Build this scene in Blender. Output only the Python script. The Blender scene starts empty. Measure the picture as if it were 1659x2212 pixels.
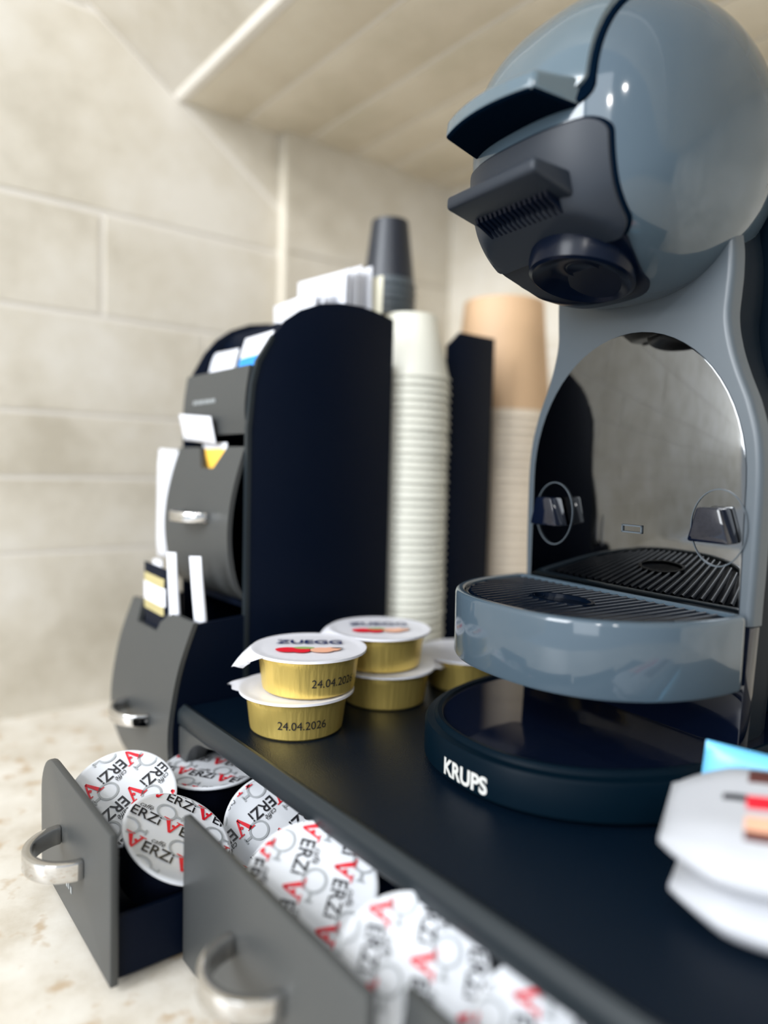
import bpy, bmesh, math, random
from mathutils import Vector, Matrix
from math import sin, cos, pi, radians, sqrt
rnd = random.Random(4)
SC = bpy.context.scene
COL = SC.collection

# ------------------------------------------------------------------ camera
F_PX, HGT, CY, HV, CZ = 1540.0, 2212.0, 1106.0, 1010.0, 0.215
th, roll = radians(38.6), radians(1.43)
pitch = math.atan((CY - HV) / F_PX)
fw0 = Vector((-cos(th), sin(th), 0)); r0 = Vector((sin(th), cos(th), 0)); u0 = Vector((0, 0, 1))
FW = fw0 * cos(pitch) - u0 * sin(pitch)
U1 = u0 * cos(pitch) + fw0 * sin(pitch)
RT = r0 * cos(roll) + U1 * sin(roll)
UP = -r0 * sin(roll) + U1 * cos(roll)
cam = bpy.data.objects.new('camera', bpy.data.cameras.new('camera'))
COL.objects.link(cam)
M = Matrix((RT, UP, -FW)).transposed().to_4x4()
M.translation = Vector((0, 0, CZ))
cam.matrix_world = M
cd = cam.data
cd.sensor_fit = 'VERTICAL'; cd.sensor_height = 36.0; cd.sensor_width = 27.0
cd.lens = F_PX / HGT * 36.0
cd.clip_start = 0.01
cd.dof.use_dof = True; cd.dof.focus_distance = 0.345; cd.dof.aperture_fstop = 2.5
SC.camera = cam
SC.view_settings.view_transform = 'Standard'
try: SC.view_settings.look = 'None'
except Exception: pass
SC.view_settings.gamma = 1.0
SC.view_settings.use_curve_mapping = False
SC.view_settings.exposure = -0.22

# ------------------------------------------------------------------ materials
def mat(name, col, rough=0.5, metal=0.0, coat=0.0, spec=0.5, bump=0.0, bscale=300.0, var=0.0, vscale=40.0, aniso=0.0):
    m = bpy.data.materials.new(name); m.use_nodes = True
    nt = m.node_tree; b = nt.nodes['Principled BSDF']
    b.inputs['Base Color'].default_value = (*col, 1)
    b.inputs['Roughness'].default_value = rough
    b.inputs['Metallic'].default_value = metal
    b.inputs['Coat Weight'].default_value = coat
    b.inputs['Specular IOR Level'].default_value = spec
    b.inputs['Coat Roughness'].default_value = 0.04
    if aniso: b.inputs['Anisotropic'].default_value = aniso
    if bump or var:
        tc = nt.nodes.new('ShaderNodeTexCoord')
        n = nt.nodes.new('ShaderNodeTexNoise'); n.inputs['Detail'].default_value = 4
        nt.links.new(tc.outputs['Object'], n.inputs['Vector'])
        if bump:
            n.inputs['Scale'].default_value = bscale
            bp = nt.nodes.new('ShaderNodeBump'); bp.inputs['Strength'].default_value = bump
            bp.inputs['Distance'].default_value = 0.001
            nt.links.new(n.outputs['Fac'], bp.inputs['Height']); nt.links.new(bp.outputs['Normal'], b.inputs['Normal'])
        if var:
            n2 = nt.nodes.new('ShaderNodeTexNoise'); n2.inputs['Scale'].default_value = vscale
            nt.links.new(tc.outputs['Object'], n2.inputs['Vector'])
            r = nt.nodes.new('ShaderNodeValToRGB')
            r.color_ramp.elements[0].position = 0.3; r.color_ramp.elements[1].position = 0.7
            r.color_ramp.elements[0].color = (*[c * (1 - var) for c in col], 1)
            r.color_ramp.elements[1].color = (*[min(1, c * (1 + var)) for c in col], 1)
            nt.links.new(n2.outputs['Fac'], r.inputs['Fac']); nt.links.new(r.outputs['Color'], b.inputs['Base Color'])
    return m

def stone(name, c0, c1, c2, scale, spots=None, rough=0.55, bump=0.15):
    m = bpy.data.materials.new(name); m.use_nodes = True
    nt = m.node_tree; N = nt.nodes; Lk = nt.links; b = N['Principled BSDF']
    tc = N.new('ShaderNodeTexCoord')
    n = N.new('ShaderNodeTexNoise'); n.inputs['Scale'].default_value = scale; n.inputs['Detail'].default_value = 6; n.inputs['Roughness'].default_value = 0.62
    Lk.new(tc.outputs['Object'], n.inputs['Vector'])
    r = N.new('ShaderNodeValToRGB')
    e = r.color_ramp.elements; e[0].position = 0.32; e[0].color = (*c0, 1); e[1].position = 0.68; e[1].color = (*c2, 1)
    k = r.color_ramp.elements.new(0.5); k.color = (*c1, 1)
    Lk.new(n.outputs['Fac'], r.inputs['Fac'])
    out = r.outputs['Color']
    if spots:
        n2 = N.new('ShaderNodeTexNoise'); n2.inputs['Scale'].default_value = spots[0]; n2.inputs['Detail'].default_value = 3
        Lk.new(tc.outputs['Object'], n2.inputs['Vector'])
        r2 = N.new('ShaderNodeValToRGB'); r2.color_ramp.elements[0].position = spots[1]; r2.color_ramp.elements[0].color = (0, 0, 0, 1)
        r2.color_ramp.elements[1].position = spots[1] + 0.10; r2.color_ramp.elements[1].color = (0.75, 0.75, 0.75, 1)
        Lk.new(n2.outputs['Fac'], r2.inputs['Fac'])
        mx = N.new('ShaderNodeMix'); mx.data_type = 'RGBA'
        Lk.new(r2.outputs['Color'], mx.inputs[0]); Lk.new(out, mx.inputs[6]); mx.inputs[7].default_value = (*spots[2], 1)
        out = mx.outputs[2]
    Lk.new(out, b.inputs['Base Color'])
    b.inputs['Roughness'].default_value = rough
    bp = N.new('ShaderNodeBump'); bp.inputs['Strength'].default_value = bump; bp.inputs['Distance'].default_value = 0.002
    Lk.new(n.outputs['Fac'], bp.inputs['Height']); Lk.new(bp.outputs['Normal'], b.inputs['Normal'])
    return m

TILE = stone('beige_stone_tile', (0.52, 0.47, 0.38), (0.66, 0.61, 0.52), (0.75, 0.71, 0.64), 9.0)
GROUT = mat('pale_grout', (0.80, 0.76, 0.70), 0.8, bump=0.1)
SOFF = stone('soffit_stone', (0.60, 0.54, 0.42), (0.70, 0.63, 0.51), (0.76, 0.70, 0.58), 9.0)
COUNTER = stone('speckled_counter_stone', (0.52, 0.46, 0.37), (0.65, 0.60, 0.52), (0.73, 0.69, 0.62), 26.0, (60.0, 0.58, (0.46, 0.33, 0.20)), 0.4, 0.05)
BLK = mat('black_plastic', (0.0008, 0.0034, 0.0115), 0.5, spec=0.10, bump=0.12, bscale=900)
BLKTOP = mat('black_textured_platform', (0.0012, 0.0046, 0.0105), 0.27, spec=0.22, bump=0.30, bscale=1400)
EDGE = mat('platform_edge_grey', (0.013, 0.018, 0.022), 0.42, spec=0.3)
GLOSS = mat('gloss_black_plastic', (0.002, 0.004, 0.012), 0.06, spec=0.6)
DRAWER = mat('graphite_drawer_front', (0.043, 0.046, 0.047), 0.42, bump=0.05, bscale=900)
SLATE = mat('slate_grey_gloss', (0.053, 0.078, 0.102), 0.10, coat=0.12)
SLATEM = mat('slate_grey_satin', (0.060, 0.075, 0.090), 0.38)
SLATEL = mat('slate_grey_handle', (0.075, 0.108, 0.132), 0.12, coat=0.4)
MIRR = mat('smoked_panel_gloss', (0.150, 0.155, 0.160), 0.045, 1.0, bump=0.035, bscale=22)
GRILL = mat('black_grille_plastic', (0.0012, 0.0035, 0.009), 0.16, spec=0.22)
FRONT = mat('charcoal_capsule_holder', (0.011, 0.016, 0.025), 0.46, spec=0.32)
DARKG = mat('dark_nozzle_plastic', (0.0012, 0.0035, 0.011), 0.24, spec=0.16)
DARK = mat('dark_seam', (0.001, 0.004, 0.010), 0.85, spec=0.0)
TANK = mat('dark_water_tank', (0.0012, 0.0060, 0.0130), 0.5, spec=0.06)
CHROME = mat('chrome', (0.62, 0.61, 0.60), 0.10, 1.0)
GOLD = mat('gold_aluminium', (0.80, 0.60, 0.17), 0.34, 0.74)
nt = GOLD.node_tree      # drawn-metal streaks running up the wall
tc_ = nt.nodes.new('ShaderNodeTexCoord'); mp_ = nt.nodes.new('ShaderNodeMapping'); mp_.inputs['Scale'].default_value = (420, 420, 10)
nz0 = nt.nodes.new('ShaderNodeTexNoise'); nz0.inputs['Scale'].default_value = 1.0; nz0.inputs['Detail'].default_value = 3
bp_ = nt.nodes.new('ShaderNodeBump'); bp_.inputs['Strength'].default_value = 0.5; bp_.inputs['Distance'].default_value = 0.0008
nt.links.new(tc_.outputs['Object'], mp_.inputs['Vector']); nt.links.new(mp_.outputs['Vector'], nz0.inputs['Vector'])
nt.links.new(nz0.outputs['Fac'], bp_.inputs['Height']); nt.links.new(bp_.outputs['Normal'], nt.nodes['Principled BSDF'].inputs['Normal'])
LID = mat('white_foil_lid', (0.68, 0.68, 0.73), 0.35)
PODLID = mat('white_pod_foil', (0.66, 0.68, 0.72), 0.32)
RED = mat('red_print', (0.68, 0.015, 0.03), 0.4)
BLKPR = mat('black_print', (0.012, 0.012, 0.016), 0.4)
GREYPR = mat('grey_print', (0.36, 0.38, 0.40), 0.4)
NAVYPR = mat('navy_print', (0.01, 0.02, 0.10), 0.4)
GREENPR = mat('green_print', (0.25, 0.38, 0.12), 0.4)
PEACHPR = mat('peach_print', (0.80, 0.42, 0.28), 0.4)
WPRINT = mat('white_lettering', (0.52, 0.52, 0.50), 0.45)
FAINT = mat('faint_grey_lettering', (0.30, 0.32, 0.33), 0.4)
CUPW = mat('cream_paper_cup', (0.71, 0.70, 0.62), 0.5)
CUPK = mat('kraft_paper_cup', (0.62, 0.41, 0.245), 0.6)
CUPKR = mat('pale_kraft_rim', (0.76, 0.66, 0.54), 0.6)
CUPB = mat('black_paper_cup', (0.010, 0.014, 0.024), 0.38)
RIMB = mat('grey_cup_rim', (0.06, 0.075, 0.09), 0.4)
PAPER = mat('white_paper', (0.68, 0.69, 0.74), 0.6, bump=0.1, bscale=120)
PACKW = mat('white_pack_paper', (0.42, 0.43, 0.46), 0.55, bump=0.1, bscale=120)
CREAM = mat('cream_paper', (0.72, 0.68, 0.54), 0.6)
BLUE = mat('bright_blue_print', (0.02, 0.28, 0.80), 0.5)
SKYB = mat('sky_blue_sachet', (0.14, 0.48, 0.78), 0.32)
ORANGE = mat('orange_print', (0.90, 0.52, 0.07), 0.5)
BROWN = mat('dark_brown_print', (0.10, 0.03, 0.025), 0.5)
GOLDPR = mat('gold_print', (0.42, 0.36, 0.17), 0.5)

# ------------------------------------------------------------------ mesh helpers
class MB:
    def __init__(s): s.v = []; s.f = []; s.m = []
    def add(s, vs, fs, mi=0):
        o = len(s.v); s.v += [tuple(v) for v in vs]; s.f += [tuple(i + o for i in f) for f in fs]; s.m += [mi] * len(fs)
    def box(s, x0, x1, y0, y1, z0, z1, mi=0):
        s.add([(x0,y0,z0),(x1,y0,z0),(x1,y1,z0),(x0,y1,z0),(x0,y0,z1),(x1,y0,z1),(x1,y1,z1),(x0,y1,z1)],
              [(0,3,2,1),(4,5,6,7),(0,1,5,4),(1,2,6,5),(2,3,7,6),(3,0,4,7)], mi)
    def lathe(s, prof, n=48, mi=0, cx=0, cy=0, rf=None):
        vs = []; fs = []
        for (r, z) in prof:
            for i in range(n):
                a = 2*pi*i/n; k = rf(a, r, z) if rf else r
                vs.append((cx + k*cos(a), cy + k*sin(a), z))
        for j in range(len(prof)-1):
            for i in range(n):
                fs.append((j*n+i, j*n+(i+1)%n, (j+1)*n+(i+1)%n, (j+1)*n+i))
        if prof[0][0] > 1e-6: fs.append(tuple(reversed(range(n))))
        if prof[-1][0] > 1e-6: fs.append(tuple((len(prof)-1)*n+i for i in range(n)))
        s.add(vs, fs, mi)
    def grid(s, P, nu, nv, mi=0, closed_u=False):
        vs = [P(i, j) for j in range(nv+1) for i in range(nu+1)]
        fs = [(j*(nu+1)+i, j*(nu+1)+i+1, (j+1)*(nu+1)+i+1, (j+1)*(nu+1)+i) for j in range(nv) for i in range(nu)]
        s.add(vs, fs, mi)
    def prism(s, poly, d0, d1, axis='y', mi=0):
        # poly in the plane normal to axis, extruded d0..d1
        n = len(poly); vs = []
        for d in (d0, d1):
            for (a, b) in poly:
                vs.append({'x': (d, a, b), 'y': (a, d, b), 'z': (a, b, d)}[axis])
        fs = [tuple(range(n)), tuple(reversed(range(n, 2*n)))] + [(i, i+n, (i+1)%n+n, (i+1)%n) for i in range(n)]
        s.add(vs, fs, mi)
    def build(s, name, mats, parent=None, off=(0,0,0), bevel=0, seg=2, angle=35, rot=None):
        me = bpy.data.meshes.new(name)
        vs = s.v
        if rot is not None: vs = [rot @ Vector(v) for v in vs]
        me.from_pydata([(v[0]+off[0], v[1]+off[1], v[2]+off[2]) for v in vs], [], s.f)
        if not isinstance(mats, (list, tuple)): mats = [mats]
        for m in mats: me.materials.append(m)
        me.polygons.foreach_set('material_index', s.m)
        bm = bmesh.new(); bm.from_mesh(me)
        bmesh.ops.remove_doubles(bm, verts=bm.verts, dist=1e-6)
        bmesh.ops.recalc_face_normals(bm, faces=bm.faces)
        if bevel:
            es = [e for e in bm.edges if len(e.link_faces) == 2 and e.calc_face_angle(0) > radians(40)]
            bmesh.ops.bevel(bm, geom=es, offset=bevel, segments=seg, profile=0.5, affect='EDGES', clamp_overlap=True)
        bm.to_mesh(me); bm.free()
        for p in me.polygons: p.use_smooth = True
        me.set_sharp_from_angle(angle=radians(angle))
        o = bpy.data.objects.new(name, me); COL.objects.link(o)
        if parent: o.parent = parent
        return o

def tag(o, label=None, cat=None, group=None, kind=None):
    if label: o['label'] = label
    if cat: o['category'] = cat
    if group: o['group'] = group
    if kind: o['kind'] = kind
    return o
def thing(name, label, cat, loc=(0,0,0), rotz=0, group=None):
    o = bpy.data.objects.new(name, None); COL.objects.link(o); o.empty_display_size = 0.01
    o.location = loc; o.rotation_euler = (0, 0, rotz)
    return tag(o, label, cat, group)
def dup(root, label=None, group=None):
    r = root.copy(); COL.objects.link(r)
    if label: r['label'] = label
    if group: r['group'] = group
    for ch in list(root.children):
        c = ch.copy(); COL.objects.link(c); c.parent = r
        for g in list(ch.children):
            d = g.copy(); COL.objects.link(d); d.parent = c
    return r

def text_tris(txt, size, bold=0.0, shear=0.0, sx=1.0, align='LEFT'):
    cu = bpy.data.curves.new('t', 'FONT'); cu.body = txt; cu.size = size; cu.offset = bold; cu.shear = shear; cu.align_x = align
    cu.resolution_u = 4
    o = bpy.data.objects.new('t', cu); COL.objects.link(o)
    bpy.context.view_layer.update()
    dg = bpy.context.evaluated_depsgraph_get()
    me = o.evaluated_get(dg).to_mesh(); me.calc_loop_triangles()
    vs = [(v.co.x*sx, v.co.y) for v in me.vertices]
    tr = [[vs[i] for i in t.vertices] for t in me.loop_triangles]
    o.evaluated_get(dg).to_mesh_clear()
    bpy.data.objects.remove(o); bpy.data.curves.remove(cu)
    return tr
def clip_poly(poly, planes):
    for (a, b, c) in planes:          # keep a*x+b*y<=c
        out = []
        for i in range(len(poly)):
            p, q = poly[i], poly[(i+1) % len(poly)]
            dp, dq = a*p[0]+b*p[1]-c, a*q[0]+b*q[1]-c
            if dp <= 0: out.append(p)
            if (dp < 0 < dq) or (dq < 0 < dp):
                t = dp/(dp-dq); out.append((p[0]+(q[0]-p[0])*t, p[1]+(q[1]-p[1])*t))
        poly = out
        if len(poly) < 3: return []
    return poly
def circ_planes(R, n=36): return [(cos(2*pi*i/n), sin(2*pi*i/n), R) for i in range(n)]
def ccw(p):
    a = sum(p[i][0]*p[(i+1)%len(p)][1]-p[(i+1)%len(p)][0]*p[i][1] for i in range(len(p)))
    return p if a > 0 else list(reversed(p))

# ------------------------------------------------------------------ the setting
def wall_tiles(rows, gap, diag=None):
    """list of polygons (a,b) for rows = [(z0,z1,[joints...],a0,a1)]"""
    out = []
    for (z0, z1, js, a0, a1) in rows:
        xs = [a0] + js + [a1]
        for i in range(len(xs)-1):
            p = [(xs[i]+gap, z0+gap), (xs[i+1]-gap, z0+gap), (xs[i+1]-gap, z1-gap), (xs[i]+gap, z1-gap)]
            if diag:
                (na, nb, nc) = diag
                for q in (clip_poly(p, [(na, nb, nc-gap)]), clip_poly(p, [(-na, -nb, -nc-gap)])):
                    if len(q) > 2: out.append(q)
            else: out.append(p)
    return out
XW = -0.642
zr = [-0.02, 0.137, 0.200, 0.254, 0.338, 0.427, 0.59, 0.76, 1.0]
js = [[-0.2, 0.30], [0.05], [-0.12, 0.31], [0.0, 0.29], [-0.1, 0.196], [-0.35, 0.02], [-0.1], [0.1]]
# diagonal joint through (0.2628,0.5421) and (0.3668,0.4711)
dy, dz = 0.104, -0.071; nl = sqrt(dy*dy+dz*dz); na, nb = -dz/nl, dy/nl; nc = na*0.2628 + nb*0.5421
w = MB()
w.box(XW-0.03, XW-0.0015, -1.9, 0.3686, -0.05, 1.0, 1)
for p in wall_tiles([(zr[i], zr[i+1], js[i], -1.9, 0.3686) for i in range(4)], 0.0022) + wall_tiles([(zr[i], zr[i+1], js[i], -1.9, 0.3686) for i in range(4, 8)], 0.0028, (na, nb, nc)):
    w.prism(p, XW-0.002, XW, 'x', 0)
w.build('wall_left', [TILE, GROUT], bevel=0)['kind'] = 'structure'
w = MB()      # far pilaster of the side wall, standing a little proud
XP = XW + 0.013
w.box(XP-0.06, XP-0.0015, 0.3686, 0.62, -0.05, 0.62, 0)
for p in wall_tiles([(-0.02, 0.2, [], 0.3686, 0.62), (0.2, 0.427, [], 0.3686, 0.62), (0.427, 0.62, [], 0.3686, 0.62)], 0.0015):
    w.prism(p, XP-0.001, XP, 'x', 0)
w.build('trim_1', [TILE, GROUT])['kind'] = 'structure'
w = MB()
YB = 0.593
w.box(-0.70, 1.4, YB+0.0015, YB+0.04, -0.05, 0.62, 1)
for p in wall_tiles([(-0.02, 0.137, [-0.2, 0.25, 0.7], -0.70, 1.4), (0.137, 0.338, [-0.35, 0.1, 0.5], -0.70, 1.4), (0.338, 0.60, [-0.15, 0.3, 0.8], -0.70, 1.4)], 0.0022):
    w.prism(p, YB, YB+0.002, 'y', 0)
w.build('wall_back', [TILE, GROUT])['kind'] = 'structure'
# stone hood: flat underside with long joints, sloping front
w = MB()
ZS = 0.5421; YE = 0.2645
w.box(-0.70, 1.4, YE+0.004, 0.63, ZS+0.0016, ZS+0.03, 1)
ys = [YE, 0.329, 0.396, 0.450, 0.499, 0.56, 0.62]
for i in range(6):
    for (a, b) in (((-0.70, -0.28), (-0.28, 0.3), (0.3, 1.4)) if i % 2 else ((-0.70, -0.05), (-0.05, 0.6), (0.6, 1.4))):
        w.prism([(a+0.002, ys[i]+0.0024), (b-0.002, ys[i]+0.0024), (b-0.002, ys[i+1]-0.0024), (a+0.002, ys[i+1]-0.0024)], ZS+(0.0006 if i in (1, 3) else 0), ZS+0.006, 'z', 0)
w.build('ceiling', [SOFF, GROUT], bevel=0.0006)['kind'] = 'structure'
w = MB()
sl = [(YE, ZS), (0.09, ZS+0.119), (0.09, 1.0), (0.13, 1.0), (0.13, ZS+0.12), (YE+0.02, ZS+0.02)]
w.prism(sl, -0.70, 1.4, 'x', 0)
w.prism([(YE-0.001, ZS-0.0012), (YE+0.006, ZS-0.0012), (YE+0.006, ZS+0.006), (YE-0.006, ZS+0.0035)], -0.70, 1.4, 'x', 1)
w.build('trim_2', [TILE, GROUT], bevel=0.001)['kind'] = 'structure'
w = MB(); w.box(-0.70, 1.4, -0.35, 0.62, -0.04, 0.0)
w.build('floor', COUNTER)['kind'] = 'structure'
bpy.data.objects['floor'].name = 'countertop'
tag(bpy.data.objects['countertop'], 'cream speckled stone worktop under the drawers and the organizer', 'worktop')

# ------------------------------------------------------------------ drawer platform
PZ = 0.075
st = thing('drawer_platform', 'low black platform with pull-out capsule drawers under the coffee machine', 'drawer unit', (-0.2, 0.3, 0))
so = (0.2, -0.3, 0)
XL, XR, YF, YK = -0.3840, 0.06, 0.160, 0.440
p = MB(); p.box(XL, XR, YF+0.004, YK, PZ-0.010, PZ)
p.build('platform_top', BLKTOP, st, so, bevel=0.0012)
p = MB()      # rounded grey front rim with a fine groove
rim = [(YF+0.0055, PZ+0.0002), (YF+0.0042, PZ+0.0012), (YF+0.0026, PZ+0.0012), (YF+0.0018, PZ+0.0002), (YF+0.0004, PZ-0.0008), (YF-0.0006, PZ-0.003), (YF-0.0006, PZ-0.0085), (YF+0.001, PZ-0.0105), (YF+0.0055, PZ-0.0105)]
p.prism(rim, XL, XR, 'x')
p.build('front_rim', EDGE, st, so, angle=50)
p = MB()      # left end leg with arched opening
arch = [(XL, 0.0), (XL, PZ-0.0105), (XL+0.045, PZ-0.0105)]
for k in range(9):
    a = radians(90 + 90*k/8); arch.append((XL+0.034+0.026*cos(a), PZ-0.0385+0.026*sin(a)))
arch += [(XL+0.008, 0.0)]
p.prism(arch, YF, YF+0.012, 'y')
p.build('end_leg', DRAWER, st, so, bevel=0.0008)
p = MB(); p.box(XL, XL+0.006, YF+0.012, YK, 0.0, PZ-0.0105)
p.build('side_wall', BLK, st, so)
p = MB(); p.box(XR-0.006, XR, YF+0.001, YK, 0.0, PZ-0.0105)
p.build('side_wall', BLK, st, so)
p = MB(); p.box(XL+0.006, XR-0.006, YK-0.005, YK, 0.0, PZ-0.0105)
p.build('back_wall', BLK, st, so)
for xd in (-0.2795, -0.1485, -0.018):
    p = MB(); p.box(xd-0.0015, xd+0.0015, YF+0.062, YK-0.006, 0.0, PZ-0.0105)
    p.build('divider', BLK, st, so)

def ring_handle(parent, cx, y, z, off, R=0.0205, wd=0.0086, t=0.0045, sx=1.0, out=1.0):
    h = MB(); n = 22
    def P(i, j):
        a = pi + pi*i/n
        rr = R if j in (0, 1) else R - t
        zz = z + (wd/2 if j in (1, 2) else -wd/2)
        return (cx + sx*rr*cos(a), y + out*rr*sin(a), zz)
    vs = [P(i, j) for i in range(n+1) for j in range(4)]
    fs = [(i*4+j, i*4+(j+1) % 4, (i+1)*4+(j+1) % 4, (i+1)*4+j) for i in range(n) for j in range(4)] + [(0, 1, 2, 3), (n*4+3, n*4+2, n*4+1, n*4)]
    h.add(vs, fs)
    o = h.build('handle', CHROME, parent, off, bevel=0.0009)
    o['label'] = 'chrome half-ring pull'
    return o

def drawer(x0, x1, yf, roundl=False):
    zt, zb = 0.0665, 0.003
    pts = [(x0, zb), (x1, zb), (x1, zt)]
    if roundl:
        R = 0.024
        for k in range(10):
            a = radians(90 + 90*k/9); pts.append((x0+R+R*cos(a), zt-R+R*sin(a)))
    else: pts.append((x0, zt))
    d = MB(); d.prism(pts, yf, yf+0.0035, 'y', 0)
    o = d.build('drawer', [DRAWER], st, so, bevel=0.0007)
    b = MB(); ye = 0.36
    b.box(x0+0.006, x1-0.003, yf+0.0036, ye, 0.004, 0.0065)
    b.box(x0+0.006, x0+0.008, yf+0.0036, ye, 0.0065, 0.030)
    b.box(x1-0.005, x1-0.003, yf+0.0036, ye, 0.0065, 0.030)
    b.box(x0+0.008, x1-0.005, ye-0.002, ye, 0.0065, 0.030)
    b.build('drawer_tray', BLK, o)
    o.children[-1].location = (0, 0, 0)
    o.children[-1].data.transform(Matrix.Translation(Vector(so)))
    ring_handle(o, (x0+x1)/2, yf, 0.036, so)
    if roundl:      # faint illegible lettering on the left drawer front
        m = MB()
        for k, wl in enumerate((.0022, .0016, .0024, .0018, .0022, .0015, .002)):
            m.box(x0+0.034+k*0.0034, x0+0.034+k*0.0034+wl, yf-0.0002, yf+0.0001, 0.0155+0.0003*(k % 2), 0.0185)
        m.build('lettering', FAINT, o, so)
    return o
drawer(-0.3905, -0.2795, 0.0885, True)
drawer(-0.2790, -0.1500, 0.1185)
drawer(-0.1470, -0.0180, 0.1290)

# ------------------------------------------------------------------ coffee pods
PR = 0.0262
ZV = []   # red V: thick left stroke, thin right stroke, serifs
def v_shapes(x, y, h):
    s = h
    return [[(x-0.1*s, y+s), (x+0.42*s, y+s), (x+0.42*s, y+0.93*s), (x-0.1*s, y+0.93*s)],
            [(x+0.02*s, y+0.95*s), (x+0.30*s, y+0.95*s), (x+0.60*s, y+0.0*s), (x+0.46*s, y-0.05*s)],
            [(x+0.60*s, y+0.0*s), (x+0.47*s, y-0.02*s), (x+0.84*s, y+0.95*s), (x+0.97*s, y+0.95*s)],
            [(x+0.70*s, y+s), (x+1.12*s, y+s), (x+1.12*s, y+0.93*s), (x+0.70*s, y+0.93*s)],
            [(x+0.50*s, y+0.60*s), (x+0.62*s, y+0.68*s), (x+0.76*s, y+0.58*s), (x+0.66*s, y+0.44*s), (x+0.56*s, y+0.46*s)]]
T_ERZ = text_tris('ERZi', 0.0084, bold=0.0001, sx=0.92)
T_CAF = text_tris('caffè', 0.0042, shear=0.35, sx=0.85)
def ring_shapes(x, y, R, t):
    out = []; n = 28
    for i in range(n):
        a, b = 2*pi*i/n, 2*pi*(i+1)/n
        out.append([(x+R*cos(a), y+R*sin(a)), (x+R*cos(b), y+R*sin(b)), (x+(R-t)*cos(b), y+(R-t)*sin(b)), (x+(R-t)*cos(a), y+(R-t)*sin(a))])
    out.append([(x+R*0.97, y-t*.6), (x+R+0.003, y-t*.6), (x+R+0.003, y+t*.6), (x+R*0.97, y+t*.6)])
    out.append([(x+R+0.0026, y-0.0016), (x+R+0.0035, y-0.0016), (x+R+0.0035, y+0.0016), (x+R+0.0026, y+0.0016)])
    return out
def pod_lid_mesh(shift):
    b = MB(); R = PR; n = 64
    b.lathe([(R-0.0008, -0.0012), (R, -0.0009), (R, -0.0002), (R-0.0006, 0.0003), (R-0.0020, 0.0003), (R-0.0028, -0.0001), (R*0.6, 0.0), (0.0, 0.0)], n, 0)
    pl = circ_planes(R-0.0012)
    cw, rh = 0.0245, 0.0172
    z = 0.00042
    def put(polys, mi):
        for q in polys:
            c = clip_poly(ccw(list(q)), pl)
            if len(c) > 2: b.add([(u, v, z) for (u, v) in c], [tuple(range(len(c)))], mi)
    for r in range(-3, 4):
        for c in range(-3, 4):
            x = c*cw + (r % 2)*cw*0.5 + shift[0] - 0.006; y = r*rh + shift[1]
            put(v_shapes(x-0.0030, y-0.0010, 0.0080), 1)
            put([[(a+x+0.0052, d+y) for (a, d) in t] for t in T_ERZ], 2)
            put([[(a+x+0.0078, d+y+0.0066) for (a, d) in t] for t in T_CAF], 2)
            put(ring_shapes(x+0.0085, y-0.0072, 0.0050, 0.0010), 3)
    return b
def lid_obj(shift): return pod_lid_mesh(shift).build('lid', [PODLID, RED, BLKPR, GREYPR], angle=40)
def ribs(a, r, z): return r*(1 + 0.012*(sin(a*40) > 0)) if -0.024 < z < -0.003 else r
pod_body = MB()
pod_body.lathe([(0.0, -0.0275), (0.0150, -0.0275), (0.0172, -0.0262), (0.0228, -0.0040), (0.0236, -0.0026), (0.0250, -0.0024), (0.0252, -0.0013), (0.0, -0.0013)], 80, 0, rf=ribs)
pod_mat = mat('black_pod_plastic', (0.004, 0.006, 0.014), 0.25)
body0 = pod_body.build('pod_cup', pod_mat, angle=30)
lids = [lid_obj(s) for s in ((0, 0), (0.006, 0.004), (-0.004, 0.008))]
EYE = Vector((0, 0, CZ))
def px_ray(x, y): return FW + RT*((x-829.5)/F_PX) - UP*((y-CY)/F_PX)
def at_z(x, y, z):
    d = px_ray(x, y); return EYE + d*((z-CZ)/d.z)
def pod(c, nrm, tdir, lid, label):
    c = Vector(c)
    nrm = Vector(nrm).normalized()
    tx = Vector(tdir); tx = (tx - nrm*tx.dot(nrm)).normalized(); ty = nrm.cross(tx)
    root = bpy.data.objects.new('coffee_pod', None); COL.objects.link(root); root.empty_display_size = 0.01
    R = Matrix((tx, ty, nrm)).transposed().to_4x4(); R.translation = c
    root.matrix_world = R
    tag(root, label, 'coffee pod', 'printed coffee pods in the pulled-out drawers')
    a = body0.copy(); COL.objects.link(a); a.parent = root
    l = lids[lid].copy(); COL.objects.link(l); l.parent = root
    return root
def img_dir(deg):      # world direction that reads at this angle in the photograph (0 right, 90 up)
    return RT*cos(radians(deg)) + UP*sin(radians(deg))
CAMV = -FW
PODS = [
 # x, y, z of lid centre found from where the pod lies; lean towards viewer; text heading; lid
 ((264, 1720), 0.0490, 0.58, (-0.10, -0.05), -118, 0, 'pod leaning at the back left of the left drawer, text running downward'),
 ((456, 1656), 0.0460, 0.03, (0.0, 0.0), -75, 1, 'level pod at the back of the left drawer with its black ribbed side showing'),
 ((386, 1806), 0.0450, 0.18, (0.28, 0.34), -6, 0, 'pod with upright text behind the top corner of the middle drawer front'),
 ((597, 1778), 0.0350, 0.62, (0.05, 0.0), -128, 1, 'pod tilted on edge against the platform rim between left and middle drawers'),
 ((672, 1910), 0.0530, 0.60, (-0.05, 0.0), -100, 2, 'pod with a wide white lid nearest the left end of the middle drawer'),
 ((888, 2112), 0.0520, 0.72, (0.0, 0.0), -98, 0, 'blurred pod at the right end of the middle drawer, closest large lid'),
 ((1205, 2275), 0.0500, 0.70, (0.0, 0.0), -95, 1, 'pod cut by the bottom of the frame, in the right drawer'),
]
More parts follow.
